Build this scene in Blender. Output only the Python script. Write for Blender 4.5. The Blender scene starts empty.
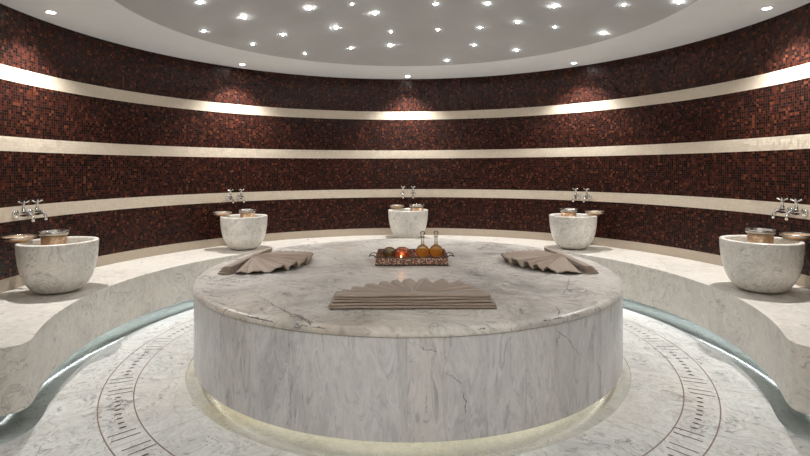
import bpy, bmesh, math, random
from mathutils import Vector, Matrix
random.seed(7)
PI = math.pi
D = bpy.data
C = bpy.context.scene.collection
rad = math.radians

# ------------------------------------------------------------------ tags
def tag(o, label=None, cat=None, group=None, kind=None):
    if label: o['label'] = label
    if cat: o['category'] = cat
    if group: o['group'] = group
    if kind: o['kind'] = kind
    return o

def empty(name, loc, rz=0.0):
    o = D.objects.new(name, None); C.objects.link(o)
    o.location = loc; o.rotation_euler = (0, 0, rz); o.empty_display_size = .05
    return o

def copy_tree(o, parent=None):
    c = o.copy(); C.objects.link(c)
    if parent: c.parent = parent
    for ch in list(o.children): copy_tree(ch, c)
    return c

# ------------------------------------------------------------------ mesh helpers
class MB:
    def __init__(s): s.v = []; s.f = []; s.m = []; s.sm = []
    def add(s, vs, fs, mi=0, smooth=True):
        b = len(s.v); s.v += [tuple(v) for v in vs]
        for f in fs: s.f.append([b+i for i in f]); s.m.append(mi); s.sm.append(smooth)
    def box(s, x0, x1, y0, y1, z0, z1, mi=0):
        s.add([(x0,y0,z0),(x1,y0,z0),(x1,y1,z0),(x0,y1,z0),(x0,y0,z1),(x1,y0,z1),(x1,y1,z1),(x0,y1,z1)],
              [(3,2,1,0),(4,5,6,7),(0,1,5,4),(1,2,6,5),(2,3,7,6),(3,0,4,7)], mi, False)
    def lathe(s, prof, n=48, c=(0,0,0), M=None, mi=0):
        vs = []; fs = []
        for (r, z) in prof:
            for k in range(n):
                a = 2*PI*k/n
                p = Vector((max(r,1e-5)*math.cos(a), max(r,1e-5)*math.sin(a), z))
                if M: p = M @ p
                vs.append(p + Vector(c))
        for i in range(len(prof)-1):
            for k in range(n):
                k2 = (k+1) % n
                fs.append((i*n+k, i*n+k2, (i+1)*n+k2, (i+1)*n+k))
        s.add(vs, fs, mi)
    def tube(s, pts, r, n=12, closed=False, cap=True, mi=0):
        pts = [Vector(p) for p in pts]; N = len(pts)
        rs = r if isinstance(r, (list, tuple)) else [r]*N
        vs = []; fs = []; up = None
        for i, p in enumerate(pts):
            if closed: t = pts[(i+1) % N] - pts[i-1]
            else: t = pts[min(i+1, N-1)] - pts[max(i-1, 0)]
            t.normalize()
            if up is None:
                up = Vector((0,0,1)) if abs(t.z) < .9 else Vector((1,0,0))
            u = (up - t*up.dot(t)); u.normalize(); w = t.cross(u); up = u
            for k in range(n):
                a = 2*PI*k/n
                vs.append(p + (u*math.cos(a) + w*math.sin(a))*rs[i])
        for i in range(N if closed else N-1):
            j = (i+1) % N
            for k in range(n):
                k2 = (k+1) % n
                fs.append((i*n+k, j*n+k, j*n+k2, i*n+k2))
        if cap and not closed:
            fs.append(tuple(range(n))); fs.append(tuple((N-1)*n+k for k in reversed(range(n))))
        s.add(vs, fs, mi)
    def build(s, name, mats, parent=None, bevel=0, seg=3, fix=True):
        me = D.meshes.new(name); me.from_pydata(s.v, [], s.f)
        if not isinstance(mats, (list, tuple)): mats = [mats]
        for m in mats: me.materials.append(m)
        me.polygons.foreach_set('material_index', s.m)
        me.polygons.foreach_set('use_smooth', s.sm)
        if fix:
            bm = bmesh.new(); bm.from_mesh(me)
            bmesh.ops.remove_doubles(bm, verts=bm.verts, dist=2e-5)
            bmesh.ops.recalc_face_normals(bm, faces=bm.faces)
            bm.to_mesh(me); bm.free()
        me.update()
        o = D.objects.new(name, me); C.objects.link(o)
        if parent: o.parent = parent
        if bevel:
            b = o.modifiers.new('bevel', 'BEVEL'); b.width = bevel; b.segments = seg
            b.limit_method = 'ANGLE'; b.angle_limit = rad(40); b.harden_normals = True
        return o

def fill_poly(loops, z, up=True):
    """triangulated region bounded by closed 2-D loops (first outer, rest holes)"""
    bm = bmesh.new(); ed = []
    for lp in loops:
        vs = [bm.verts.new((x, y, z)) for x, y in lp]
        for i in range(len(vs)): ed.append(bm.edges.new((vs[i], vs[(i+1) % len(vs)])))
    bmesh.ops.triangle_fill(bm, edges=ed, use_beauty=True, use_dissolve=False)
    bm.verts.index_update()
    for f in bm.faces: f.normal_update()
    vs = [v.co.copy() for v in bm.verts]
    fs = []
    for f in bm.faces:
        idx = [v.index for v in f.verts]
        if (f.normal.z > 0) != up: idx.reverse()
        fs.append(idx)
    bm.free()
    return vs, fs

def prism(mb, outline, z0, z1, holes=(), mi=0, bottom=True):
    v, f = fill_poly([outline, *holes], z1); mb.add(v, f, mi, False)
    if bottom:
        v, f = fill_poly([outline, *holes], z0, False); mb.add(v, f, mi, False)
    for lp in (outline, *holes):
        n = len(lp)
        vs = [(x, y, z0) for x, y in lp] + [(x, y, z1) for x, y in lp]
        mb.add(vs, [(i, (i+1) % n, n+(i+1) % n, n+i) for i in range(n)], mi, True)

def pol(r, deg): return (r*math.sin(rad(deg)), r*math.cos(rad(deg)))   # angle from the back (+y), clockwise
def circle(r, n=160): return [(r*math.cos(2*PI*k/n), r*math.sin(2*PI*k/n)) for k in range(n)]

# ------------------------------------------------------------------ node helpers
class NT:
    def __init__(s, name):
        s.mat = D.materials.new(name); s.mat.use_nodes = True
        s.t = s.mat.node_tree; s.t.nodes.clear()
        s.out = s.n('ShaderNodeOutputMaterial')
    def n(s, typ, **kw):
        nd = s.t.nodes.new(typ)
        for k, v in kw.items(): setattr(nd, k, v)
        return nd
    def put(s, sock, v):
        if hasattr(v, 'is_output') or isinstance(v, bpy.types.NodeSocket): s.t.links.new(v, sock)
        elif v is not None:
            try: sock.default_value = v
            except Exception: sock.default_value = (*v, 1)
    def math(s, op, a, b=None, c=None, clamp=False):
        nd = s.n('ShaderNodeMath', operation=op, use_clamp=clamp)
        s.put(nd.inputs[0], a)
        if b is not None: s.put(nd.inputs[1], b)
        if c is not None: s.put(nd.inputs[2], c)
        return nd.outputs[0]
    def vmath(s, op, a, b=None):
        nd = s.n('ShaderNodeVectorMath', operation=op); s.put(nd.inputs[0], a)
        if b is not None: s.put(nd.inputs[1], b)
        return nd.outputs[0]
    def mapping(s, vec, loc=(0,0,0), rot=(0,0,0), scale=(1,1,1)):
        nd = s.n('ShaderNodeMapping'); s.put(nd.inputs[0], vec)
        nd.inputs[1].default_value = loc; nd.inputs[2].default_value = rot; nd.inputs[3].default_value = scale
        return nd.outputs[0]
    def noise(s, vec, scale, detail=4, rough=.55, dist=0, col=False):
        nd = s.n('ShaderNodeTexNoise'); s.put(nd.inputs['Vector'], vec)
        nd.inputs['Scale'].default_value = scale; nd.inputs['Detail'].default_value = detail
        nd.inputs['Roughness'].default_value = rough; nd.inputs['Distortion'].default_value = dist
        return nd.outputs['Color' if col else 'Fac']
    def ramp(s, fac, stops, interp='LINEAR'):
        nd = s.n('ShaderNodeValToRGB'); s.put(nd.inputs[0], fac); cr = nd.color_ramp; cr.interpolation = interp
        while len(cr.elements) < len(stops): cr.elements.new(.5)
        for e, (p, c) in zip(cr.elements, stops):
            e.position = p; e.color = (*c, 1) if isinstance(c, tuple) else (c, c, c, 1)
        return nd.outputs[0]
    def mix(s, fac, a, b, blend='MIX'):
        nd = s.n('ShaderNodeMix', data_type='RGBA', blend_type=blend)
        s.put(nd.inputs[0], fac)
        for k, v in ((6, a), (7, b)):
            if isinstance(v, tuple): nd.inputs[k].default_value = (*v, 1) if len(v) == 3 else v
            else: s.put(nd.inputs[k], v)
        return nd.outputs[2]
    def bump(s, h, strength=.2, dist=.01, normal=None):
        nd = s.n('ShaderNodeBump'); nd.inputs['Strength'].default_value = strength
        nd.inputs['Distance'].default_value = dist; s.put(nd.inputs['Height'], h)
        if normal is not None: s.put(nd.inputs['Normal'], normal)
        return nd.outputs[0]
    def bsdf(s, col, rough=.5, metal=0, normal=None, spec=None, **kw):
        b = s.n('ShaderNodeBsdfPrincipled')
        if isinstance(col, tuple): b.inputs['Base Color'].default_value = (*col, 1)
        else: s.put(b.inputs['Base Color'], col)
        s.put(b.inputs['Roughness'], rough); s.put(b.inputs['Metallic'], metal)
        if normal is not None: s.put(b.inputs['Normal'], normal)
        if spec is not None: b.inputs['Specular IOR Level'].default_value = spec
        for k, v in kw.items(): s.put(b.inputs[k.replace('_', ' ')], v)
        s.t.links.new(b.outputs[0], s.out.inputs[0])
        return b

def simple(name, col, rough=.5, metal=0, **kw):
    t = NT(name); t.bsdf(col, rough, metal, **kw); return t.mat

def emit(name, col, strength):
    t = NT(name); e = t.n('ShaderNodeEmission'); e.inputs[0].default_value = (*col, 1); e.inputs[1].default_value = strength
    t.t.links.new(e.outputs[0], t.out.inputs[0]); return t.mat

def marble(name, base=(.74,.71,.66), tint=(.55,.53,.50), vein=(.16,.16,.17), scale=1.0, vs=.8, cloud=.6,
           rough=.28, seed=0.0, rot=(0,0,.4), stretch=(1,1,1), warm=(.66,.55,.42), warm_amt=.25, per_object=False,
           crack=0.0, bands=.35):
    t = NT(name)
    g = t.n('ShaderNodeNewGeometry').outputs['Position']
    p = t.vmath('ADD', g, (seed, seed*1.7, seed*.6))
    if per_object:
        r = t.n('ShaderNodeObjectInfo').outputs['Random']
        cb = t.n('ShaderNodeCombineXYZ')
        t.put(cb.inputs[0], t.math('MULTIPLY', r, 31.0)); t.put(cb.inputs[1], t.math('MULTIPLY', r, 17.0)); t.put(cb.inputs[2], t.math('MULTIPLY', r, 47.0))
        p = t.vmath('ADD', p, cb.outputs[0])
    p = t.mapping(p, rot=rot, scale=tuple(a*scale for a in stretch))
    wob = t.vmath('MULTIPLY', t.vmath('SUBTRACT', t.noise(p, 1.6, 3, col=True), (.5,.5,.5)), (.9,.9,.9))
    q = t.vmath('ADD', p, wob)
    c1 = t.noise(q, 1.7, 8, .68)
    col = t.mix(t.math('MULTIPLY', t.ramp(c1, [(.47, 0.0), (.70, 1.0)]), cloud), base, tint)
    # soft directional streaks
    st = t.noise(t.mapping(q, rot=(0,.5,.3), scale=(1.2,7,7)), 2.0, 8, .72)
    col = t.mix(t.math('MULTIPLY', t.ramp(st, [(.53, 0.0), (.68, 1.0)]), bands), col, tint)
    # warm iron stains
    wn = t.noise(q, .9, 3, .5)
    col = t.mix(t.math('MULTIPLY', t.ramp(wn, [(.52, 0.0), (.75, 1.0)]), warm_amt), col, warm)
    # broken thin veins
    def veins(sc, width, msc, lo, hi):
        nz = t.noise(q, sc, 6, .62, .6)
        d = t.math('ABSOLUTE', t.math('SUBTRACT', nz, .5))
        line = t.ramp(d, [(0.0, 1.0), (width, 0.0)])
        m = t.ramp(t.noise(p, msc, 3, .6), [(lo, 0.0), (hi, 1.0)])
        return t.math('MULTIPLY', line, m)
    v1 = veins(1.5, .014, 1.9, .48, .62)
    v2 = veins(4.2, .022, 4.0, .50, .66)
    # short dark flecks
    fl = t.ramp(t.noise(t.mapping(q, rot=(0,.5,.3), scale=(1,3.2,3.2)), 11.0, 3, .6), [(.585, 0.0), (.65, 1.0)])
    fl = t.math('MULTIPLY', fl, t.ramp(t.noise(p, 2.4, 2), [(.40, 0.0), (.56, 1.0)]))
    tot = t.math('MAXIMUM', t.math('MAXIMUM', v1, t.math('MULTIPLY', v2, .5)), t.math('MULTIPLY', fl, .8))
    col = t.mix(t.math('MULTIPLY', tot, vs), col, vein)
    if crack:
        d = t.math('ABSOLUTE', t.math('SUBTRACT', t.noise(q, 1.1, 7, .7, 1.0), .47))
        line = t.ramp(d, [(0.0, 1.0), (.011, 0.0)])
        m = t.ramp(t.noise(p, 1.1, 2), [(.52, 0.0), (.58, 1.0)])
        col = t.mix(t.math('MULTIPLY', t.math('MULTIPLY', line, m), crack), col, (.05,.045,.05))
    gr = t.ramp(t.noise(q, 22, 4, .7), [(.3, .86), (.7, 1.10)])
    col = t.mix(1.0, col, gr, 'MULTIPLY')
    h = t.noise(p, 5, 3)
    t.bsdf(col, t.ramp(h, [(.3, rough*.85), (.7, rough*1.15)]), 0, normal=t.bump(h, .04, .01))
    return t.mat

# ------------------------------------------------------------------ dimensions
R = 3.2; RB = 2.47; RT = 1.608; HC = 2.74
HB, HBb = .466, .095                   # bench top, bench underside
ZT, ZS, ZB = .640, .598, .080          # table top, seam under the rounded slab, lower edge
PITCH = .0236

# ------------------------------------------------------------------ materials
def mosaic():
    t = NT('glass_mosaic')
    co = t.n('ShaderNodeTexCoord').outputs['Object']
    sp = t.n('ShaderNodeSeparateXYZ'); t.put(sp.inputs[0], co)
    x, y, z = sp.outputs
    ang = t.math('ARCTAN2', x, y)
    u = t.math('MULTIPLY', ang, R/PITCH)
    v = t.math('DIVIDE', z, PITCH)
    fu, fv = t.math('FRACT', t.math('ADD', u, 1000)), t.math('FRACT', v)
    iu, iv = t.math('FLOOR', t.math('ADD', u, 1000)), t.math('FLOOR', v)
    cb = t.n('ShaderNodeCombineXYZ'); t.put(cb.inputs[0], iu); t.put(cb.inputs[1], iv)
    wn = t.n('ShaderNodeTexWhiteNoise', noise_dimensions='3D'); t.put(wn.inputs[0], cb.outputs[0])
    rnd, rcol = wn.outputs['Value'], wn.outputs['Color']
    du = t.math('ABSOLUTE', t.math('SUBTRACT', fu, .5)); dv = t.math('ABSOLUTE', t.math('SUBTRACT', fv, .5))
    edge = t.math('MAXIMUM', du, dv)
    grout = t.math('GREATER_THAN', edge, .445)
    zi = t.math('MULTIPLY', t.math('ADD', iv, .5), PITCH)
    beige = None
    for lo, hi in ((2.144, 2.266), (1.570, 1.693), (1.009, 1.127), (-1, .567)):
        m = t.math('MULTIPLY', t.math('GREATER_THAN', zi, lo), t.math('LESS_THAN', zi, hi))
        beige = m if beige is None else t.math('MAXIMUM', beige, m)
    brown = t.ramp(rnd, [(0.0, (.005,.003,.003)), (.20, (.012,.005,.004)), (.50, (.030,.008,.005)), (.80, (.052,.013,.008)), (.93, (.080,.022,.011)), (.99, (.15,.048,.022))])
    brown = t.mix(1.0, brown, (.80,.78,.78), 'MULTIPLY')
    brown = t.mix(grout, brown, (.036,.014,.009))
    bg = t.ramp(rnd, [(0.0, (.55,.48,.385)), (1.0, (.60,.525,.425))])
    bg = t.mix(t.math('LESS_THAN', zi, .567), bg, t.mix(.7, bg, (.38,.315,.245)))  # bottom stripe darkened: its weaker lighting is put into the tile colour
    bg = t.mix(grout, bg, (.47,.41,.325))
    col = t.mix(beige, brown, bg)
    # each little tile is set at a slightly different tilt
    tilt = t.vmath('MULTIPLY', t.vmath('SUBTRACT', rcol, (.5,.5,.5)), (.15,.15,.15))
    nrm = t.n('ShaderNodeNewGeometry').outputs['Normal']
    nn = t.vmath('NORMALIZE', t.vmath('ADD', nrm, tilt))
    rough = t.mix(grout, (.27,.27,.27), (.8,.8,.8))
    rough = t.mix(beige, rough, (.42,.42,.42))
    t.bsdf(col, rough, 0, normal=nn, spec=.2)
    return t.mat

M = {}
M['mosaic'] = mosaic()
def plaster(name, col, sc=3, amt=.06):
    t = NT(name); g = t.n('ShaderNodeNewGeometry').outputs['Position']
    n = t.noise(g, sc, 5, .6)
    c = t.mix(t.ramp(n, [(.3, 0.0), (.7, 1.0)]), tuple(a*(1-amt) for a in col), tuple(min(1, a*(1+amt)) for a in col))
    t.bsdf(c, .75, 0, normal=t.bump(t.noise(g, 40, 3), .05, .004)); return t.mat
M['soffit'] = plaster('white_plaster', (.87,.90,.925), 2, .02)
M['dome'] = plaster('grey_plaster', (.47,.475,.48), 1.6, .06)
M['top'] = marble('table_marble', base=(.66,.625,.58), tint=(.27,.255,.24), vein=(.09,.09,.10), scale=1.1, vs=.85, cloud=.85, rough=.33, seed=3.1, warm=(.50,.38,.24), warm_amt=.30, crack=.9, bands=.75)
M['side'] = marble('table_side_marble', base=(.66,.65,.65), tint=(.37,.37,.38), vein=(.17,.17,.19), scale=1.15, vs=.5, cloud=.7, rough=.3, seed=9.4, rot=(.12,0,0), stretch=(1.7,1.7,.45), warm=(.60,.53,.46), warm_amt=.2, per_object=True, crack=.6, bands=.5)
M['bench'] = marble('bench_marble', base=(.72,.685,.625), tint=(.46,.435,.40), vein=(.22,.21,.21), scale=1.0, vs=.55, cloud=.45, rough=.32, seed=5.7, warm=(.62,.55,.46), warm_amt=.25, bands=.4)
M['basin'] = marble('basin_marble', base=(.78,.75,.69), tint=(.37,.35,.315), vein=(.22,.21,.21), scale=2.0, vs=.55, cloud=.5, rough=.3, seed=1.3, rot=(0,.8,.2), warm_amt=.1, bands=.75)
M['bed'] = marble('gutter_marble', base=(.76,.78,.76), tint=(.52,.56,.55), vein=(.12,.14,.15), scale=1.3, vs=.6, cloud=.8, rough=.5, seed=8.2, warm=(.45,.42,.28), warm_amt=.3)
M['moat'] = marble('moat_marble', base=(.67,.665,.62), tint=(.45,.45,.41), vein=(.3,.27,.2), scale=1.3, vs=.5, cloud=.4, rough=.5, seed=2.2, warm=(.68,.60,.38), warm_amt=.5)

def floor_mat():
    m = marble('floor_marble', base=(.645,.655,.635), tint=(.34,.345,.34), vein=(.12,.12,.12), scale=1.25, vs=.7, cloud=.5, rough=.22, seed=6.6, rot=(0,0,1.0), warm=(.66,.58,.48), warm_amt=.3, bands=.6)
    nt = m.node_tree; b = next(n for n in nt.nodes if n.type == 'BSDF_PRINCIPLED')
    t = NT.__new__(NT); t.mat = m; t.t = nt
    src = b.inputs['Base Color'].links[0].from_socket
    g = t.n('ShaderNodeNewGeometry').outputs['Position']
    sp = t.n('ShaderNodeSeparateXYZ'); t.put(sp.inputs[0], g)
    x, y = sp.outputs[0], sp.outputs[1]
    a = t.math('MULTIPLY', t.math('ARCTAN2', x, y), 8/PI)          # joints each 22.5 degrees
    fr = t.math('ABSOLUTE', t.math('SUBTRACT', t.math('FRACT', t.math('ADD', a, 64.5)), .5))
    r = t.math('SQRT', t.math('ADD', t.math('MULTIPLY', x, x), t.math('MULTIPLY', y, y)))
    line = t.math('LESS_THAN', t.math('MULTIPLY', t.math('MULTIPLY', fr, r), PI/8), .0022)
    t.put(b.inputs['Base Color'], t.mix(t.math('MULTIPLY', line, .7), src, (.30,.24,.19)))
    return m
M['floor'] = floor_mat()
M['inlay'] = simple('brown_inlay', (.085,.05,.034), .5)
M['inlay_line'] = simple('tan_inlay', (.19,.125,.085), .45)
M['chrome'] = simple('chrome', (.75,.75,.74), .12, 1)
M['steel'] = simple('brushed_steel', (.55,.52,.48), .25, 1)
M['dark'] = simple('dark_metal', (.10,.075,.06), .4, 1)
def hammered(name, c0, c1, sc, rough=.3, metal=1):
    t = NT(name); g = t.n('ShaderNodeTexCoord').outputs['Object']
    v = t.n('ShaderNodeTexVoronoi'); t.put(v.inputs['Vector'], g); v.inputs['Scale'].default_value = sc
    c = t.mix(t.ramp(v.outputs['Distance'], [(.25, 0.0), (.5, 1.0)]), c0, c1)
    t.bsdf(c, rough, metal, normal=t.bump(v.outputs['Distance'], .4, .003)); return t.mat
M['copper'] = hammered('hammered_copper', (.82,.60,.40), (.64,.42,.26), 60, .35, .7)
M['tray'] = hammered('pierced_silvered_copper', (.92,.68,.54), (.22,.10,.07), 80, .4, .35)
M['tray_floor'] = hammered('hammered_tray_floor', (.72,.48,.36), (.30,.15,.10), 70, .28)

def glass(name, col, rough=.02, tr=.75, ior=1.45):
    """thin-walled glass: tinted see-through mixed with a mirror sheen"""
    t = NT(name)
    a = t.n('ShaderNodeBsdfTransparent'); a.inputs[0].default_value = (*col, 1)
    gl = t.n('ShaderNodeBsdfGlossy'); gl.inputs['Roughness'].default_value = rough
    fr = t.n('ShaderNodeFresnel'); fr.inputs[0].default_value = ior
    m = t.n('ShaderNodeMixShader'); t.t.links.new(fr.outputs[0], m.inputs[0])
    t.t.links.new(a.outputs[0], m.inputs[1]); t.t.links.new(gl.outputs[0], m.inputs[2])
    t.t.links.new(m.outputs[0], t.out.inputs[0]); return t.mat
M['glass'] = glass('clear_glass', (.90,.89,.82))
def oil():
    t = NT('golden_oil')
    a = t.n('ShaderNodeBsdfTransparent'); a.inputs[0].default_value = (1,.72,.30,1)
    d = t.n('ShaderNodeBsdfTranslucent'); d.inputs[0].default_value = (1,.70,.24,1)
    d2 = t.n('ShaderNodeBsdfDiffuse'); d2.inputs[0].default_value = (1,.64,.20,1)
    m0 = t.n('ShaderNodeMixShader'); m0.inputs[0].default_value = .5
    t.t.links.new(d.outputs[0], m0.inputs[1]); t.t.links.new(d2.outputs[0], m0.inputs[2])
    m = t.n('ShaderNodeMixShader'); m.inputs[0].default_value = .62
    t.t.links.new(a.outputs[0], m.inputs[1]); t.t.links.new(m0.outputs[0], m.inputs[2])
    t.t.links.new(m.outputs[0], t.out.inputs[0]); return t.mat
M['oil'] = oil()
M['red_glass'] = simple('red_copper_glass', (.40,.11,.06), .15, .6)
M['green_glass'] = simple('olive_crackle_glass', (.16,.12,.06), .18, .4)
def water(name='still_water', tint=(.96,.985,.98,1), rgh=.05):
    t = NT(name)
    g = t.n('ShaderNodeNewGeometry').outputs['Position']
    b = t.bump(t.noise(g, 14, 3, .5), .12, .004)
    a = t.n('ShaderNodeBsdfTransparent'); a.inputs[0].default_value = tint
    gl = t.n('ShaderNodeBsdfGlossy'); gl.inputs['Roughness'].default_value = rgh; t.put(gl.inputs['Normal'], b)
    fr = t.n('ShaderNodeFresnel'); fr.inputs[0].default_value = 1.33; t.put(fr.inputs['Normal'], b)
    m = t.n('ShaderNodeMixShader'); t.t.links.new(fr.outputs[0], m.inputs[0])
    t.t.links.new(a.outputs[0], m.inputs[1]); t.t.links.new(gl.outputs[0], m.inputs[2])
    t.t.links.new(m.outputs[0], t.out.inputs[0]); return t.mat
M['water'] = water(); M['clear_water'] = water('clear_water', (.985,.985,.97,1), .2)
def cloth():
    t = NT('taupe_cotton'); g = t.n('ShaderNodeNewGeometry').outputs['Position']
    n = t.noise(g, 260, 2, .6)
    c = t.mix(t.ramp(t.noise(g, 9, 3), [(.3, 0.0), (.7, 1.0)]), (.33,.262,.21), (.375,.30,.243))
    t.bsdf(c, .92, 0, normal=t.bump(n, .25, .002), spec=.15, Sheen_Weight=.25); return t.mat
M['cloth'] = cloth()
M['lens'] = emit('lamp_lens', (1.0,.96,.90), 60)
M['star'] = emit('star_tip', (1.0,.98,.96), 260)
M['led_cool'] = emit('cool_led', (.90,.96,1.0), 8)
M['led_warm'] = emit('pale_green_led', (1.0,.95,.82), 6)
M['flame'] = emit('candle_flame', (1.0,.62,.28), 30)
M['wax'] = simple('white_wax', (.85,.80,.7), .5)
M['corr'] = plaster('corridor_plaster', (.66,.63,.58), 2, .03)

# ------------------------------------------------------------------ setting: wall
A_END = 150                                            # the round wall opens towards the entrance
def wall():
    mb = MB(); n = 300
    vs = []
    for k in range(n+1):
        a = -A_END + 2*A_END*k/n
        vs += [(*pol(R, a), -.12), (*pol(R, a), HC+.05), (*pol(R+.15, a), HC+.05), (*pol(R+.15, a), -.12)]
    fs = []
    for k in range(n):
        for j in range(4):
            fs.append((4*k+j, 4*(k+1)+j, 4*(k+1)+(j+1) % 4, 4*k+(j+1) % 4))
    fs += [(0,1,2,3), (4*n+3, 4*n+2, 4*n+1, 4*n)]
    mb.add(vs, fs)
    for i in range(len(mb.sm)-2, len(mb.sm)): mb.sm[i] = False
    o = mb.build('wall_back', M['mosaic']); tag(o, 'curved wall of dark red brown mosaic with four beige stripes', 'wall', kind='structure')
    ew = o.modifiers.new('split', 'EDGE_SPLIT'); ew.split_angle = rad(50)
wall()
xe, ye = pol(R, A_END)
for s, nm in ((-1, 'wall_left'), (1, 'wall_right')):
    mb = MB(); x0, x1 = sorted((s*xe, s*(xe+.15)))
    mb.box(x0, x1, -5.7, ye+.02, -.12, HC+.05)
    tag(mb.build(nm, M['corr']), 'plain side wall of the entrance passage', 'wall', kind='structure')
mb = MB(); mb.box(-xe-.15, xe+.15, -5.85, -5.7, -.12, HC+.05)
tag(mb.build('wall_front', M['corr']), 'plain end wall of the entrance passage', 'wall', kind='structure')

# ceiling: flat white ring round a shallow grey dome
RD = 2.275; DH = .20
mb = MB()
outer = [pol(R+.1, a) for a in [i*2 for i in range(-75, 76)]] + [(xe+.1, -5.8), (-xe-.1, -5.8)]
v, f = fill_poly([outer, circle(RD, 180)], HC, False); mb.add(v, f, 0, False)
tag(mb.build('ceiling', M['soffit'], fix=False), 'flat white ceiling ring around the grey dome', 'ceiling', kind='structure')
def dome_z(r): return HC + DH*(1-(r/RD)**2)
mb = MB(); prof = [(RD*k/24, dome_z(RD*k/24)) for k in range(25)]
mb.lathe(prof, 128)
tag(mb.build('ceiling_dome', M['dome']), 'shallow grey domed ceiling dotted with star lights', 'ceiling', kind='structure')

# ------------------------------------------------------------------ outlines shared by bench and gutter
def bez(p0, p1, p2, n=10):
    return [tuple((1-t)**2*a+2*t*(1-t)*b+t*t*c for a, b, c in zip(p0, p1, p2)) for t in [k/n for k in range(1, n)]]
def ring_path(r, aend, ctrl, end, out_x):
    """right half path from the back (angle 0) round to the bench end, mirrored for the left"""
    half = [pol(r, a) for a in [k*1.5 for k in range(0, int(aend/1.5)+1)]]
    half += bez(half[-1], ctrl, end) + [end, (out_x, end[1])]
    return [(-x, y) for x, y in reversed(half[1:])] + half
bench_in = ring_path(RB, 118.5, (2.06, -1.385), (2.28, -1.385), 2.86)
gut_in = ring_path(2.425, 118.5, (1.98, -1.49), (2.22, -1.53), 2.78)
def outer_arc(r, y): a = math.degrees(math.acos(y/r)); n = 150; return [pol(r, a-2*a*k/n) for k in range(n+1)]

# floor slab with its round opening for the table moat
RM = 1.66
mb = MB()
fl_out = gut_in + [pol(R-.01, a) for a in range(124, 151, 2)] + [(xe-.01, -5.7), (-xe+.01, -5.7)] + [pol(R-.01, -a) for a in range(150, 123, -2)]
v, f = fill_poly([fl_out, circle(RM, 180)], 0); mb.add(v, f, 0, False)
for lp in (gut_in, circle(RM, 180)):
    n = len(lp); closed = lp is not gut_in
    vs = [(x, y, -.10) for x, y in lp] + [(x, y, 0) for x, y in lp]
    mb.add(vs, [(i, (i+1) % n, n+(i+1) % n, n+i) for i in range(n if closed else n-1)], 0, True)
# inlaid band: two thin rings, groups of four radial dashes, rows of dots
def arc_strip(r0, r1, a0, a1, z, mi, n=240):
    vs = []
    for k in range(n+1):
        a = a0+(a1-a0)*k/n; vs += [(*pol(r0, a), z), (*pol(r1, a), z)]
    mb.add(vs, [(2*k, 2*k+1, 2*k+3, 2*k+2) for k in range(n)], mi, False)
for r in (1.965, 2.155): arc_strip(r-.0035, r+.0035, -180, 180, .0008, 2)
for g in range(16):
    g0 = g*22.5
    for off in (-3.5, -1.75, 1.75, 3.5):
        sh = .004*off
        a = rad(g0+off); c, s = math.sin(a), math.cos(a); w = .0042
        r0, r1 = 1.985+sh, 2.125+sh
        mb.add([(r0*c+w*s, r0*s-w*c, .0012), (r1*c+w*s, r1*s-w*c, .0012), (r1*c-w*s, r1*s+w*c, .0012), (r0*c-w*s, r0*s+w*c, .0012)], [(0,1,2,3)], 1, False)
    for k in range(8):
        a = rad(g0+11.25+(k-3.5)*1.72); cx, cy = 2.052*math.sin(a), 2.052*math.cos(a)
        vs = []
        for j in range(12):
            t = 2*PI*j/12; dr, dt = .019*math.cos(t), .0095*math.sin(t)
            vs.append((cx+dr*math.sin(a)+dt*math.cos(a), cy+dr*math.cos(a)-dt*math.sin(a), .0012))
        mb.add(vs, [tuple(range(12))], 1, False)
tag(mb.build('floor', [M['floor'], M['inlay'], M['inlay_line']], fix=False), 'pale marble floor with an inlaid ring of brown dashes and dots', 'floor', kind='structure')
# beds under the water
mb = MB(); v, f = fill_poly([[pol(R+.05, a) for a in range(-150, 151, 2)], circle(2.0, 120)], -.036); mb.add(v, f, 0, False)
tag(mb.build('floor_gutter', M['bed'], fix=False), 'sunken gutter bed running along the foot of the bench', 'floor', kind='structure')
mb = MB(); v, f = fill_poly([circle(1.8, 120)], -.006); mb.add(v, f, 0, False)
tag(mb.build('floor_moat', M['moat'], fix=False), 'sunken yellowish marble ring around the foot of the round platform', 'floor', kind='structure')
# water
mb = MB(); far = outer_arc(3.19, -1.9)
gw = [(x*1.0, y) for x, y in gut_in]
v, f = fill_poly([gw + [pol(3.19, a) for a in (120, 118, 116, 114, 113)] + [(x, y) for x, y in reversed(ring_path(2.826, 108, (2.61, -1.10), (2.76, -1.138), 2.95))] + [pol(3.19, -a) for a in (113, 114, 116, 118, 120)]], -.025); mb.add(v, f, 0, False)
tag(mb.build('water_channel', M['water'], fix=False), 'still water in the gutter along the foot of the curved bench', 'water', kind='stuff')
mb = MB(); v, f = fill_poly([circle(RM, 180), circle(1.30, 120)], -.0015); mb.add(v, f, 0, False)
tag(mb.build('water_ring', M['clear_water'], fix=False), 'thin ring of water around the foot of the round marble platform', 'water', kind='stuff')

# ------------------------------------------------------------------ bench
bench = empty('wall_bench', (0, 0, 0))
tag(bench, 'long curved white marble bench running round the foot of the mosaic wall', 'bench')
mb = MB()
seat_out = bench_in + [pol(R-.004, a) for a in [115.6-231.2*k/180 for k in range(181)]]
prism(mb, seat_out, HBb, HB)
mb.build('bench_seat', M['bench'], bench, bevel=.022, seg=4)
mb = MB()
pl_in = ring_path(2.83, 108, (2.62, -1.10), (2.76, -1.13), 2.96)
prism(mb, pl_in + [pol(R-.03, a) for a in [110-220*k/150 for k in range(151)]], -.10, HBb-.001)
mb.build('bench_plinth', M['bed'], bench)
led = MB()
led.tube([(x, y, HBb-.009) for x, y in ring_path(2.70, 111, (2.50, -1.19), (2.66, -1.24), 2.94)], .006, 8)
tag(led.build('led_strip', M['led_cool'], bench))

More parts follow.
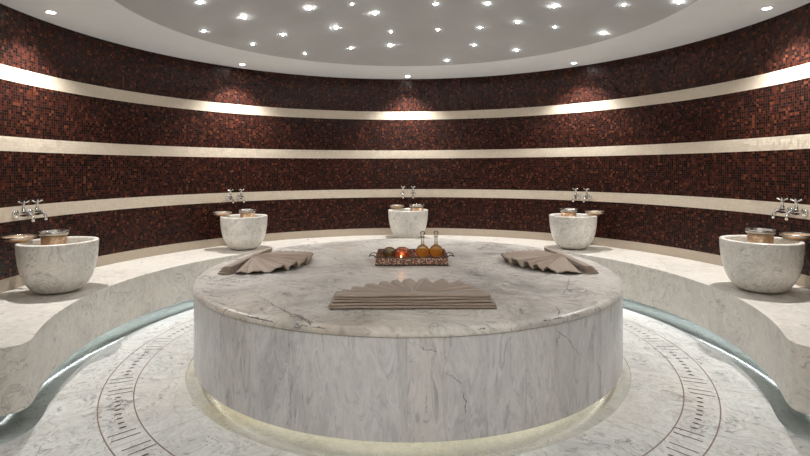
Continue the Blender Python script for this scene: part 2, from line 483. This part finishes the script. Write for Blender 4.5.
# ------------------------------------------------------------------ round platform
tb = empty('marble_platform', (0, 0, 0))
tag(tb, 'large round grey veined marble platform in the middle of the room', 'platform')
mb = MB()
n = 200; prof = [(0, ZT), (RT*.5, ZT), (RT-.045, ZT)]
for k in range(1, 9):
    a = PI/2*k/8; prof.append((RT-.045+.045*math.sin(a)+.006, ZT-.036+.036*math.cos(a)))
prof += [(RT+.006, ZS+.002), (RT-.02, ZS), (0, ZS)]
mb.lathe(prof, n)
mb.build('platform_top', M['top'], tb)
for k in range(16):
    mb = MB(); a0, a1 = 180+22.5*k+.018, 180+22.5*(k+1)-.018; m = 14
    vs = []
    for j in range(m+1):
        a = a0+(a1-a0)*j/m
        vs += [(*pol(RT, a), ZB+.002), (*pol(RT, a), ZS-.002), (*pol(RT-.04, a), ZS-.002), (*pol(RT-.04, a), ZB)]
    fs = [(4*j+i, 4*(j+1)+i, 4*(j+1)+(i+1) % 4, 4*j+(i+1) % 4) for j in range(m) for i in range(4)] + [(0,1,2,3), (4*m+3, 4*m+2, 4*m+1, 4*m)]
    mb.add(vs, fs, 0, False); 
    mb.build('side_panel', M['side'], tb)
mb = MB(); mb.lathe([(RT-.045, ZB+.004), (RT-.045, ZS-.001), (RT-.10, ZS-.001), (RT-.10, ZB+.004), (RT-.045, ZB+.004)], 160)
mb.build('backing_ring', M['inlay_line'], tb)
mb = MB(); mb.lathe([(0, ZS-.005), (1.32, ZS-.005), (1.32, -.05), (0, -.05)], 120); mb.build('platform_plinth', M['moat'], tb)
led = MB(); led.tube([(*pol(1.50, 3*k), ZB+.004) for k in range(120)], .008, 8, closed=True)
led.build('led_strip', M['led_warm'], tb)
# underside that carries the strip
mb = MB(); mb.lathe([(1.31, ZB+.012), (RT-.043, ZB+.012), (RT-.043, ZB+.03), (1.31, ZB+.03), (1.31, ZB+.012)], 120); mb.build('underside', M['moat'], tb)


# natural dark veins of the slab and of the side panels
M['vein'] = marble('dark_vein_stone', base=(.20,.19,.19), tint=(.08,.08,.085), vein=(.03,.03,.03), scale=6, vs=.6, cloud=.9, rough=.35)
TOPV = [[(-0.923, -0.991), (-0.847, -1.061), (-0.763, -1.192), (-0.698, -1.274), (-0.645, -1.345), (-0.609, -1.405), (-0.569, -1.508), (-0.523, -1.634)] ,
[(-0.685, -1.293), (-0.601, -1.369), (-0.53, -1.475), (-0.467, -1.557), (-0.401, -1.663)] ,
[(-0.644, -1.35), (-0.575, -1.387), (-0.484, -1.525)] ,
[(-0.951, -1.422), (-0.874, -1.491), (-0.796, -1.508), (-0.745, -1.572)] ,
[(-0.869, -1.312), (-0.802, -1.422), (-0.781, -1.508)] ,
[(1.153, -0.501), (1.097, -0.655), (1.045, -0.795), (0.965, -0.949)] ,
[(1.045, -0.795), (1.037, -0.9)] ,
[(0.855, -1.197), (0.841, -1.316), (0.792, -1.426), (0.741, -1.51)] ,
[(0.841, -1.316), (0.845, -1.408), (0.823, -1.494)] ,
[(0.766, -1.426), (0.782, -1.477), (0.752, -1.543)] ,
[(0.353, -1.589), (0.387, -1.558), (0.405, -1.605), (0.381, -1.664)] ,
[(0.639, -0.623), (0.699, -0.562), (0.715, -0.653)] ,]
SIDEV = [[(150.69, 0.58), (148.97, 0.54), (147.72, 0.523), (146.57, 0.481), (144.75, 0.43), (143.48, 0.389)] ,
[(149.1, 0.541), (150.18, 0.514), (149.38, 0.467)] ,
[(178.05, 0.568), (176.82, 0.537), (174.7, 0.531)] ,
[(173.11, 0.42), (171.5, 0.398), (170.42, 0.361)] ,
[(176.84, 0.311), (176.5, 0.266), (176.68, 0.227)] ,
[(170.24, 0.331), (169.51, 0.27), (169.89, 0.206)] ,
[(135.81, 0.36), (136.72, 0.309), (135.84, 0.244)] ,]
def vein_strip(mb, line, place, wmax, rs):
    pts = []
    for (p, q) in zip(line[:-1], line[1:]):
        for k in range(6):
            t = k/6; pts.append((p[0]+(q[0]-p[0])*t, p[1]+(q[1]-p[1])*t))
    pts.append(line[-1]); n = len(pts)
    L = math.dist(place(*line[0]), place(*line[-1]))
    vs = []
    for i, p in enumerate(pts):
        a, b = pts[max(i-1, 0)], pts[min(i+1, n-1)]
        A, B = Vector(place(*a)), Vector(place(*b)); P = Vector(place(*p)); nr = Vector(place(*p, nrm=True))
        t = (B-A).normalized(); w = nr.cross(t).normalized()
        e = math.sin(PI*(i+.3)/(n-.4))**.5*wmax*rs.uniform(.15, 1.0)
        j = rs.uniform(-.006, .006)
        vs += [P+w*(j+e), P+w*(j-e)]
    mb.add(vs, [(2*i, 2*i+1, 2*i+3, 2*i+2) for i in range(n-1)], 0, False)
def on_top(x, y, nrm=False):
    r = math.hypot(x, y); k = min(r, RT-.002)/r; r *= k
    if r < RT-.045: z, n = ZT+.0009, Vector((0, 0, 1))
    else:
        c = min(1, max(0, (r-(RT-.045)-.0)/.051)); al = math.asin(c)
        z = ZT-.036+.036*math.cos(al)+.0012; n = Vector((x*math.sin(al), y*math.sin(al), math.cos(al)))
    return n if nrm else (x*k, y*k, z)
def on_side(a, z, nrm=False):
    return Vector((*pol(1, a), 0)) if nrm else (*pol(RT+.0009, a), z)
rs = random.Random(5)
for lines, place, wd in ((TOPV, on_top, .006), (SIDEV, on_side, .0035)):
    for l in lines:
        mb = MB(); vein_strip(mb, l, place, wd, rs); mb.build('dark_vein', M['vein'], tb, fix=False)

# ------------------------------------------------------------------ basins
RBA, RBO = 2.773, .274
B_ANG = (-92.8, -45.7, 0, 45.7, 92.8)
b_label = ['grey streaked marble basin on the bench, nearest the left edge of the photo',
           'white marble basin behind the left fan folded towel',
           'white marble basin at the back centre, straight behind the bottle tray',
           'white marble basin behind the right fan folded towel',
           'white speckled marble basin nearest the right edge of the photo']
basin = empty('marble_basin', (0, 0, HB))
mb = MB()
op = [(0,0), (.085,0), (.115,.004), (.150,.017), (.185,.044), (.214,.082), (.236,.130), (.253,.19), (.264,.25), (.271,.32), (.274,.392)]
op += [(.272,.398), (.266,.401), (.246,.401), (.240,.397), (.238,.387), (.233,.30), (.220,.20), (.195,.12), (.15,.07), (.09,.045), (0,.04)]
mb.lathe(op, 96)
mb.build('bowl_body', M['basin'], basin)
mb = MB(); mb.lathe([(0,.290), (.232,.290)], 64); mb.build('water_fill', M['clear_water'], basin)
basins = []
for i, a in enumerate(B_ANG):
    o = basin if i == 0 else copy_tree(basin)
    o.location = (*pol(RBA, a), HB+.001); o.rotation_euler = (0, 0, rad(-a)+i*.9)
    tag(o, b_label[i], 'basin', 'round marble basins on the bench'); basins.append(o)

# ------------------------------------------------------------------ bowls
deep = empty('metal_bowl', (0, 0, 0))
mb = MB(); mb.lathe([(0,0), (.055,0), (.074,.008), (.086,.030), (.089,.155), (.086,.155), (.083,.030), (.070,.012), (0,.008)], 48)
mb.build('bowl_wall', M['copper'], deep)
mb = MB(); mb.lathe([(.088,.146), (.100,.154), (.105,.159), (.104,.181), (.101,.183), (.098,.181), (.098,.161), (.086,.154), (.088,.146)], 48)
mb.build('rim', M['steel'], deep)
dish = empty('metal_dish', (0, 0, 0))
mb = MB(); mb.lathe([(0,.0), (.050,0), (.054,.006), (.085,.014), (.108,.030), (.106,.033), (.082,.019), (.045,.008), (0,.007)], 48)
mb.build('dish_body', M['copper'], dish)
mb = MB(); mb.lathe([(.1065,.029), (.112,.029), (.115,.042), (.113,.046), (.109,.044), (.1065,.029)], 48); mb.build('rim', M['steel'], dish)
deepoff = [(-.11,.10), (.0,.125), (.12,.06), (-.01,.125), (.085,.12)]
dishoff = [(-.252,-.065), (-.258,.01), (-.155,.21), (.258,.01), (.252,-.02)]
where = ['the nearest left basin', 'the basin behind the left towel', 'the back centre basin', 'the basin behind the right towel', 'the nearest right basin']
for i, a in enumerate(B_ANG):
    bx, by = pol(RBA, a)
    o = deep if i == 0 else copy_tree(deep)
    dx, dy = deepoff[i]
    o.location = (bx+dx, by+dy, HB+.292-.008)
    tag(o, 'deep copper bowl with silvery rim standing in ' + where[i], 'bowl', 'deep copper bowls in the basins')
    o = dish if i == 0 else copy_tree(dish)
    dx, dy = dishoff[i]; q = .272/math.hypot(dx, dy)
    o.location = (bx+dx*q, by+dy*q, HB+.4025)
    tag(o, 'shallow copper dish resting on the rim of ' + where[i], 'dish', 'shallow copper dishes on the basin rims')

# ------------------------------------------------------------------ taps
tap = empty('wall_tap', (0, 0, 0))       # local +x points into the room, origin on the wall
Mx = Matrix.Rotation(PI/2, 4, 'Y')
mb = MB(); mb.lathe([(0,0), (.028,0), (.029,.006), (.024,.012), (.014,.016), (.0,.018)], 28, M=Mx); mb.build('wall_flange', M['chrome'], tap)
mb = MB()
mb.tube([(.01,0,0), (.03,0,0), (.045,0,.002), (.062,0,.002), (.08,0,.004), (.098,0,.002), (.110,0,-.010), (.115,0,-.028), (.115,0,-.048)],
        [.011,.012,.017,.018,.014,.011,.011,.011,.012], 14)
mb.build('spout', M['chrome'], tap)
mb = MB(); mb.lathe([(.012,.012), (.013,.03), (.009,.034), (.009,.052), (.012,.056), (.012,.066), (0,.07)], 18, c=(.055,0,0)); mb.build('valve_stem', M['chrome'], tap)
mb = MB()
for k in range(4):
    a = PI/4+PI/2*k; c, s = math.cos(a), math.sin(a)
    mb.tube([(.055,0,.072), (.055+.016*c, .016*s, .078), (.055+.032*c, .032*s, .086)], [.0045,.0045,.0065], 8)
mb.lathe([(0,.066), (.009,.068), (.010,.078), (.006,.086), (0,.088)], 14, c=(.055,0,0))
mb.build('cross_handle', M['chrome'], tap)
T_ANG = (-89.3, -44.4, 0, 44.4, 89.3)
first = True
for i, a in enumerate(T_ANG):
    for s in (-1, 1):
        o = tap if first else copy_tree(tap); first = False
        aa = a + s*math.degrees(.074/R)
        x, y = pol(R-.001, aa)
        o.scale = (1.25,)*3; o.location = (x, y, 1.068); o.rotation_euler = (0, 0, math.atan2(-y, -x))
        side = ('left' if s < 0 else 'right')
        tag(o, '%s chrome tap of the pair above %s' % (side, where[i]), 'tap', 'chrome wall taps above the basins')

# ------------------------------------------------------------------ recessed spotlights
spot = empty('recessed_spotlight', (0, 0, 0))
mb = MB(); mb.lathe([(.030,0), (.045,0), (.046,-.004), (.044,-.006), (.031,-.006), (.030,0)], 32); mb.build('trim_ring', M['soffit'], spot)
mb = MB(); mb.lathe([(0,-.0045), (.028,-.0045), (.030,-.001)], 28); mb.build('lens', M['lens'], spot)
sp_ang = (-89.3, -44.3, 0, 44.3, 89.3, 134, -134)
sp_lab = ['glaring recessed ceiling spotlight at the left above the nearest left basin', 'recessed ceiling spotlight above the basin behind the left towel',
          'recessed ceiling spotlight at the back centre of the white ring', 'recessed ceiling spotlight above the basin behind the right towel',
          'glaring recessed ceiling spotlight at the right above the nearest right basin', 'recessed ceiling spotlight right of the entrance', 'recessed ceiling spotlight left of the entrance']
def spot_lamp(loc, power, size, blend, parent=None, radius=.03, col=(1,.97,.945), rot=(0,0,0)):
    l = D.lights.new('spot_beam', 'SPOT'); l.energy = power; l.spot_size = rad(size); l.spot_blend = blend
    l.shadow_soft_size = radius; l.color = col
    o = D.objects.new('spot_beam', l); C.objects.link(o); o.location = loc; o.rotation_euler = rot
    return o
for i, a in enumerate(sp_ang):
    o = spot if i == 0 else copy_tree(spot)
    x, y = pol(2.95, a); o.location = (x, y, HC-.001)
    tag(o, sp_lab[i], 'spotlight', 'recessed spotlights in the ceiling ring')
    spot_lamp((x, y, HC-.03), 165 if abs(a) < 100 else 30, 116, 1.0, rot=(rad(-7), 0, rad(-a)))
# unseen downlights added in the passage ceiling to brighten the room
for x, y in ((-.8,-3.7), (.8,-3.7), (0,-4.9)):
    o = copy_tree(spot); o.location = (x, y, HC-.001)
    tag(o, 'added fill downlight in the ceiling of the entrance passage', 'spotlight', 'added fill downlights in the entrance passage')
    spot_lamp((x, y, HC-.03), 30, 150, 1)
# area fill lamp added without a fixture, brightens the platform front
la = D.lights.new('added_fill_light', 'AREA'); la.shape = 'RECTANGLE'; la.size = 2.4; la.size_y = 1.2; la.energy = 20; la.color = (1,.97,.93)
lo = D.objects.new('added_fill_light', la); C.objects.link(lo); lo.location = (0, -3.9, 2.66); lo.rotation_euler = (rad(35), 0, 0)

# ------------------------------------------------------------------ star lights
F, SY, CX, CY, CZ, YAW, ROLL = 495.743, -59.19, .013, -4.049, 1.43, .008, .003
stars = [(200,2.5),(204,31),(244,17),(253,44),(309.6,8),(352,4),(375,13),(336,27.5),(283,34.5),(391,31.5),(351,48),(390.5,45),(305,53.5),
         (435.5,4),(488,3.5),(438,29.5),(480,27.5),(517.5,22),(474,45),(516.5,50),(447,60.5),(554,6),(624,4.7),(555,27),(603.5,33),(679,1.5)]
def on_dome(px, py):
    x, y, z = (px-405)/F, 1.0, -(py-228-SY)/F
    c, s = math.cos(ROLL), math.sin(ROLL); x, z = c*x+s*z, -s*x+c*z
    c, s = math.cos(YAW), math.sin(YAW); x, y = c*x-s*y, s*x+c*y
    lo, hi = 1.0, 14.0
    for _ in range(50):
        m = (lo+hi)/2
        X, Y, Z = CX+m*x, CY+m*y, CZ+m*z
        if Z < dome_z(math.hypot(X, Y)): lo = m
        else: hi = m
    return (CX+lo*x, CY+lo*y)
pts = [on_dome(*p) for p in stars]
for k in range(30):                                        # the rest of the dome, out of the picture
    for _ in range(50):
        a, r = random.uniform(0, 2*PI), 2.15*math.sqrt(random.random()); x, y = r*math.cos(a), r*math.sin(a)
        if y < .2 and all(math.hypot(x-u, y-w) > .32 for u, w in pts): pts.append((x, y)); break
star0 = None
for i, (x, y) in enumerate(pts):
    if star0 is None:
        mb = MB(); mb.lathe([(.0,-.012), (.006,-.011), (.0105,-.006), (.012,0), (.012,.004), (0,.004)], 12); star0 = mb.build('star_light', M['star']); o = star0
    else: o = star0.copy(); C.objects.link(o)
    o.location = (x, y, dome_z(math.hypot(x, y))-.001); s = random.choice((.55, .7, .8, 1.0)); o.scale = (s, s, s)
    tag(o, 'tiny bright star light set in the grey domed ceiling', 'star light', 'star lights in the grey dome')

# ------------------------------------------------------------------ towels
def make_towel(W=12.5, A=1.0, dep=.15, ph0=0.0, skew=0.0, layers=5):
    root = empty('folded_towel', (0, 0, 0))       # local: straight folded edge along x, fan opens towards +y
    Rf = .50; nr, na = 26, 300
    mb = MB(); vs = []; fs = []
    rnd = [random.uniform(-1, 1) for _ in range(40)]
    for i in range(nr+1):
        q = i/nr; r = .015+(Rf-.015)*q
        for k in range(na+1):
            u = -1+2*k/na                                       # -1..1
            ph = rad(86)*(math.copysign(abs(u)**.88, u))
            wv = W*PI*(u-skew*u*u+.035*math.sin(5.1*u+ph0)+.02*math.sin(11*u+2*ph0))
            j = int((u+1)*19); jit = rnd[j]
            w = .5+.5*math.cos(wv+.25*math.sin(3*u))
            w = w**.8 + .10*math.sin(3*wv+u*9)*q
            lo = .047*(1-q)**1.2+.003
            amp = A*(.010+.030*q**.8)*(1+.35*math.sin(4*u+ph0))*(1-.45*abs(math.sin(ph))**4)
            hem = (1+.03*math.cos(wv)+.02*math.sin(5*u))
            z = max(lo+amp*w, .0075)
            rr = r*(1 if q < .8 else 1+(hem-1)*(q-.8)*5)
            rr *= 1-.09*abs(u)**6; tw = .03*math.sin(wv)*q                             # folds lean a little
            vs.append((rr*math.sin(ph+tw*.6), rr*math.cos(ph+tw*.6), z))
    for i in range(nr):
        for k in range(na):
            a = i*(na+1)+k; fs.append((a, a+1, a+na+2, a+na+1))
    mb.add(vs, fs)
    o = mb.build('fan_pleats', M['cloth'], root)
    sm = o.modifiers.new('thick', 'SOLIDIFY'); sm.thickness = .005; sm.offset = -1
    # long pressed folds along the straight edge
    for k in range(layers):
        z0 = .0+k*.0135; d = dep-.010*k; L = .47-.006*k+random.uniform(-.006, .006)
        mb = MB(); m = 40; vs = []; fs = []
        prof = [(0,.0), (-.006,.003), (-.008,.0062), (-.006,.010), (0,.0122), (d*.5,.0124), (d,.0115), (d,.0), (d*.5,.0)]
        for j in range(m+1):
            x = -L+2*L*j/m
            wob = .004*math.sin(7*x+k*1.7)+.002*math.sin(19*x+k)
            zz = .0012*math.sin(9*x+k*2.1)
            for (py, pz) in prof: vs.append((x, -(dep-.01)+.010*k+py+wob, z0+pz+(zz if k else 0)))
        P = len(prof)
        fs = [(j*P+i, (j+1)*P+i, (j+1)*P+(i+1) % P, j*P+(i+1) % P) for j in range(m) for i in range(P)]
        fs += [tuple(range(P)), tuple(m*P+i for i in reversed(range(P)))]
        mb.add(vs, fs)
        for q in range(len(mb.sm)-2, len(mb.sm)): mb.sm[q] = False
        mb.build('folded_layer', M['cloth'], root)
    return root
tw = make_towel(15, .60, .13, .4)
tw.location = (.03, -1.14, ZT+.004)
tag(tw, 'taupe fan folded towel lying at the front of the round platform', 'towel', 'fan folded towels on the round platform')
t2 = make_towel(14, 1.25, .085, 1.3, .22, 4); t2.location = (-1.31, .12, ZT+.004); t2.rotation_euler = (0, 0, rad(-90-4))
tag(t2, 'taupe fan folded towel on the left side of the round platform', 'towel', 'fan folded towels on the round platform')
t3 = make_towel(14, 1.25, .085, 2.6, -.22, 4); t3.location = (1.31, .12, ZT+.004); t3.rotation_euler = (0, 0, rad(90+4))
tag(t3, 'taupe fan folded towel on the right side of the round platform', 'towel', 'fan folded towels on the round platform')

# ------------------------------------------------------------------ tray and what stands in it
TX, TY = .033, .19
tray = empty('metal_tray', (TX, TY, ZT))
tag(tray, 'rectangular pierced silver and copper tray with two loop handles in the middle of the platform', 'tray')
hw, hd, hh = .295, .205, .068
mb = MB(); mb.box(-hw, hw, -hd, hd, .002, .008); mb.build('tray_base', M['tray_floor'], tray)
for (x0, x1, y0, y1) in ((-hw, hw, -hd, -hd+.005), (-hw, hw, hd-.005, hd), (-hw, -hw+.005, -hd+.005, hd-.005), (hw-.005, hw, -hd+.005, hd-.005)):
    mb = MB(); mb.box(x0, x1, y0, y1, .008, hh); mb.build('tray_side', M['tray'], tray)
mb = MB()
for z, r in ((hh+.001, .004), (.006, .005)):
    mb.tube([(-hw,-hd,z), (hw,-hd,z)], r, 8); mb.tube([(-hw,hd,z), (hw,hd,z)], r, 8)
    mb.tube([(-hw,-hd,z), (-hw,hd,z)], r, 8); mb.tube([(hw,-hd,z), (hw,hd,z)], r, 8)
mb.build('edge_bead', M['dark'], tray)
for s in (-1, 1):
    mb = MB()
    mb.tube([(s*hw,-.07,.05), (s*(hw+.03),-.075,.062), (s*(hw+.055),-.06,.056), (s*(hw+.066),-.03,.045), (s*(hw+.066),.03,.045), (s*(hw+.055),.06,.056), (s*(hw+.03),.075,.062), (s*hw,.07,.05)], .0045, 8)
    mb.build('handle', M['dark'], tray)

def ball_prof(r, zc, open_r, thick, base_r):
    pr = [(0, zc-math.sqrt(r*r-base_r*base_r)), (base_r, zc-math.sqrt(r*r-base_r*base_r))]
    a0 = -math.acos(base_r/r); a1 = math.acos(open_r/r)
    for k in range(1, 19):
        a = a0+(a1-a0)*k/18; pr.append((r*math.cos(a), zc+r*math.sin(a)))
    for k in range(18, -1, -1):
        a = a0+(a1-a0)*k/18; pr.append(((r-thick)*math.cos(a), zc+(r-thick)*math.sin(a)))
    pr.append((0, pr[-1][1]))
    return pr
zt = ZT+.0085
can = empty('candle_holder', (-.045, .13, zt)); tag(can, 'larger shiny red copper ball shaped candle holder with a glowing flame in the tray', 'candle holder')
mb = MB(); mb.lathe(ball_prof(.067, .060, .038, .003, .03), 40); mb.build('holder_body', M['red_glass'], can)
mb = MB(); mb.lathe([(.036,.1145), (.041,.1145), (.041,.118), (.036,.118), (.036,.1145)], 32); mb.build('rim', M['copper'], can)
can2 = empty('candle_holder', (-.157, .22, zt)); tag(can2, 'smaller olive brown ball shaped candle holder at the left end of the tray', 'candle holder')
mb = MB(); mb.lathe(ball_prof(.056, .056, .03, .003, .024), 40); mb.build('holder_body', M['green_glass'], can2)
mb = MB(); mb.lathe([(.028,.1025), (.033,.1025), (.033,.106), (.028,.106), (.028,.1025)], 32); mb.build('rim', M['copper'], can2)
# small lit candle standing in front of the red holder
cd = empty('tealight', (-.055, .045, zt)); tag(cd, 'small lit tealight in front of the red candle holder on the tray', 'candle')
mb = MB(); mb.lathe([(0,0), (.019,0), (.019,.017), (.0175,.017), (.0175,.013), (0,.013)], 24); mb.build('cup', M['steel'], cd)
mb = MB(); mb.lathe([(0,.0132), (.017,.0132), (.010,.0136), (0,.0136)], 20); mb.build('wax', M['wax'], cd)
mb = MB(); mb.lathe([(0,.018), (.004,.022), (.0065,.031), (.0055,.042), (.0025,.056), (0,.066)], 14); mb.build('flame', M['flame'], cd)
# red glass of the holder glows from inside
pl = D.lights.new('candle_glow', 'POINT'); pl.energy = .10; pl.color = (1,.45,.15); pl.shadow_soft_size = .02
po = D.objects.new('candle_glow', pl); C.objects.link(po); po.location = (-.055, .035, zt+.085)

dec = empty('glass_decanter', (0, 0, 0))
mb = MB()
gp = [(0,0), (.030,0), (.032,.004), (.020,.009), (.012,.014), (.014,.022), (.030,.029), (.046,.043), (.055,.063), (.057,.080), (.053,.100), (.041,.118), (.024,.130), (.0135,.137), (.0125,.165), (.0125,.195), (.018,.202), (.018,.206), (.013,.206)]
mb.lathe(gp, 36); mb.build('bottle', M['glass'], dec)
mb = MB(); mb.lathe([(0,.027), (.028,.031), (.044,.045), (.0525,.064), (.0545,.080), (.0525,.092), (.0500,.101), (0,.101)], 32); mb.build('oil', M['oil'], dec)
mb = MB(); mb.lathe([(0,.190), (.009,.192), (.010,.207), (.008,.212), (.016,.218), (.021,.228), (.021,.238), (.015,.248), (0,.253)], 24); mb.build('stopper', M['glass'], dec)
dec.location = (.128, .18, zt); tag(dec, 'left of the two round glass decanters of golden oil on the tray', 'decanter', 'glass oil decanters on the tray')
d2 = copy_tree(dec); d2.location = (.242, .185, zt); tag(d2, 'right of the two round glass decanters of golden oil on the tray', 'decanter', 'glass oil decanters on the tray')

# ------------------------------------------------------------------ world, camera, colour
w = D.worlds.new('room_dark'); bpy.context.scene.world = w; w.use_nodes = True
w.node_tree.nodes['Background'].inputs[0].default_value = (.5,.5,.52,1); w.node_tree.nodes['Background'].inputs[1].default_value = .05
cam = D.cameras.new('camera'); co = D.objects.new('camera', cam); C.objects.link(co)
cam.sensor_width = 36; cam.lens = F/810*36; cam.shift_y = SY/810; cam.clip_start = .05
c, s = math.cos(ROLL), math.sin(ROLL)
m = Matrix(((c, s, 0), (0, 0, -1), (-s, c, 0))).to_4x4()
co.matrix_world = Matrix.Translation((CX, CY, CZ)) @ Matrix.Rotation(YAW, 4, 'Z') @ m
sc = bpy.context.scene; sc.camera = co
sc.view_settings.view_transform = 'Standard'; sc.view_settings.look = 'None'
sc.view_settings.exposure = .40; sc.view_settings.gamma = 1; sc.view_settings.use_curve_mapping = False
sc.cycles.max_bounces = 10; sc.cycles.diffuse_bounces = 5; sc.cycles.transparent_max_bounces = 16
sc.cycles.sample_clamp_indirect = 6; sc.cycles.use_denoising = True
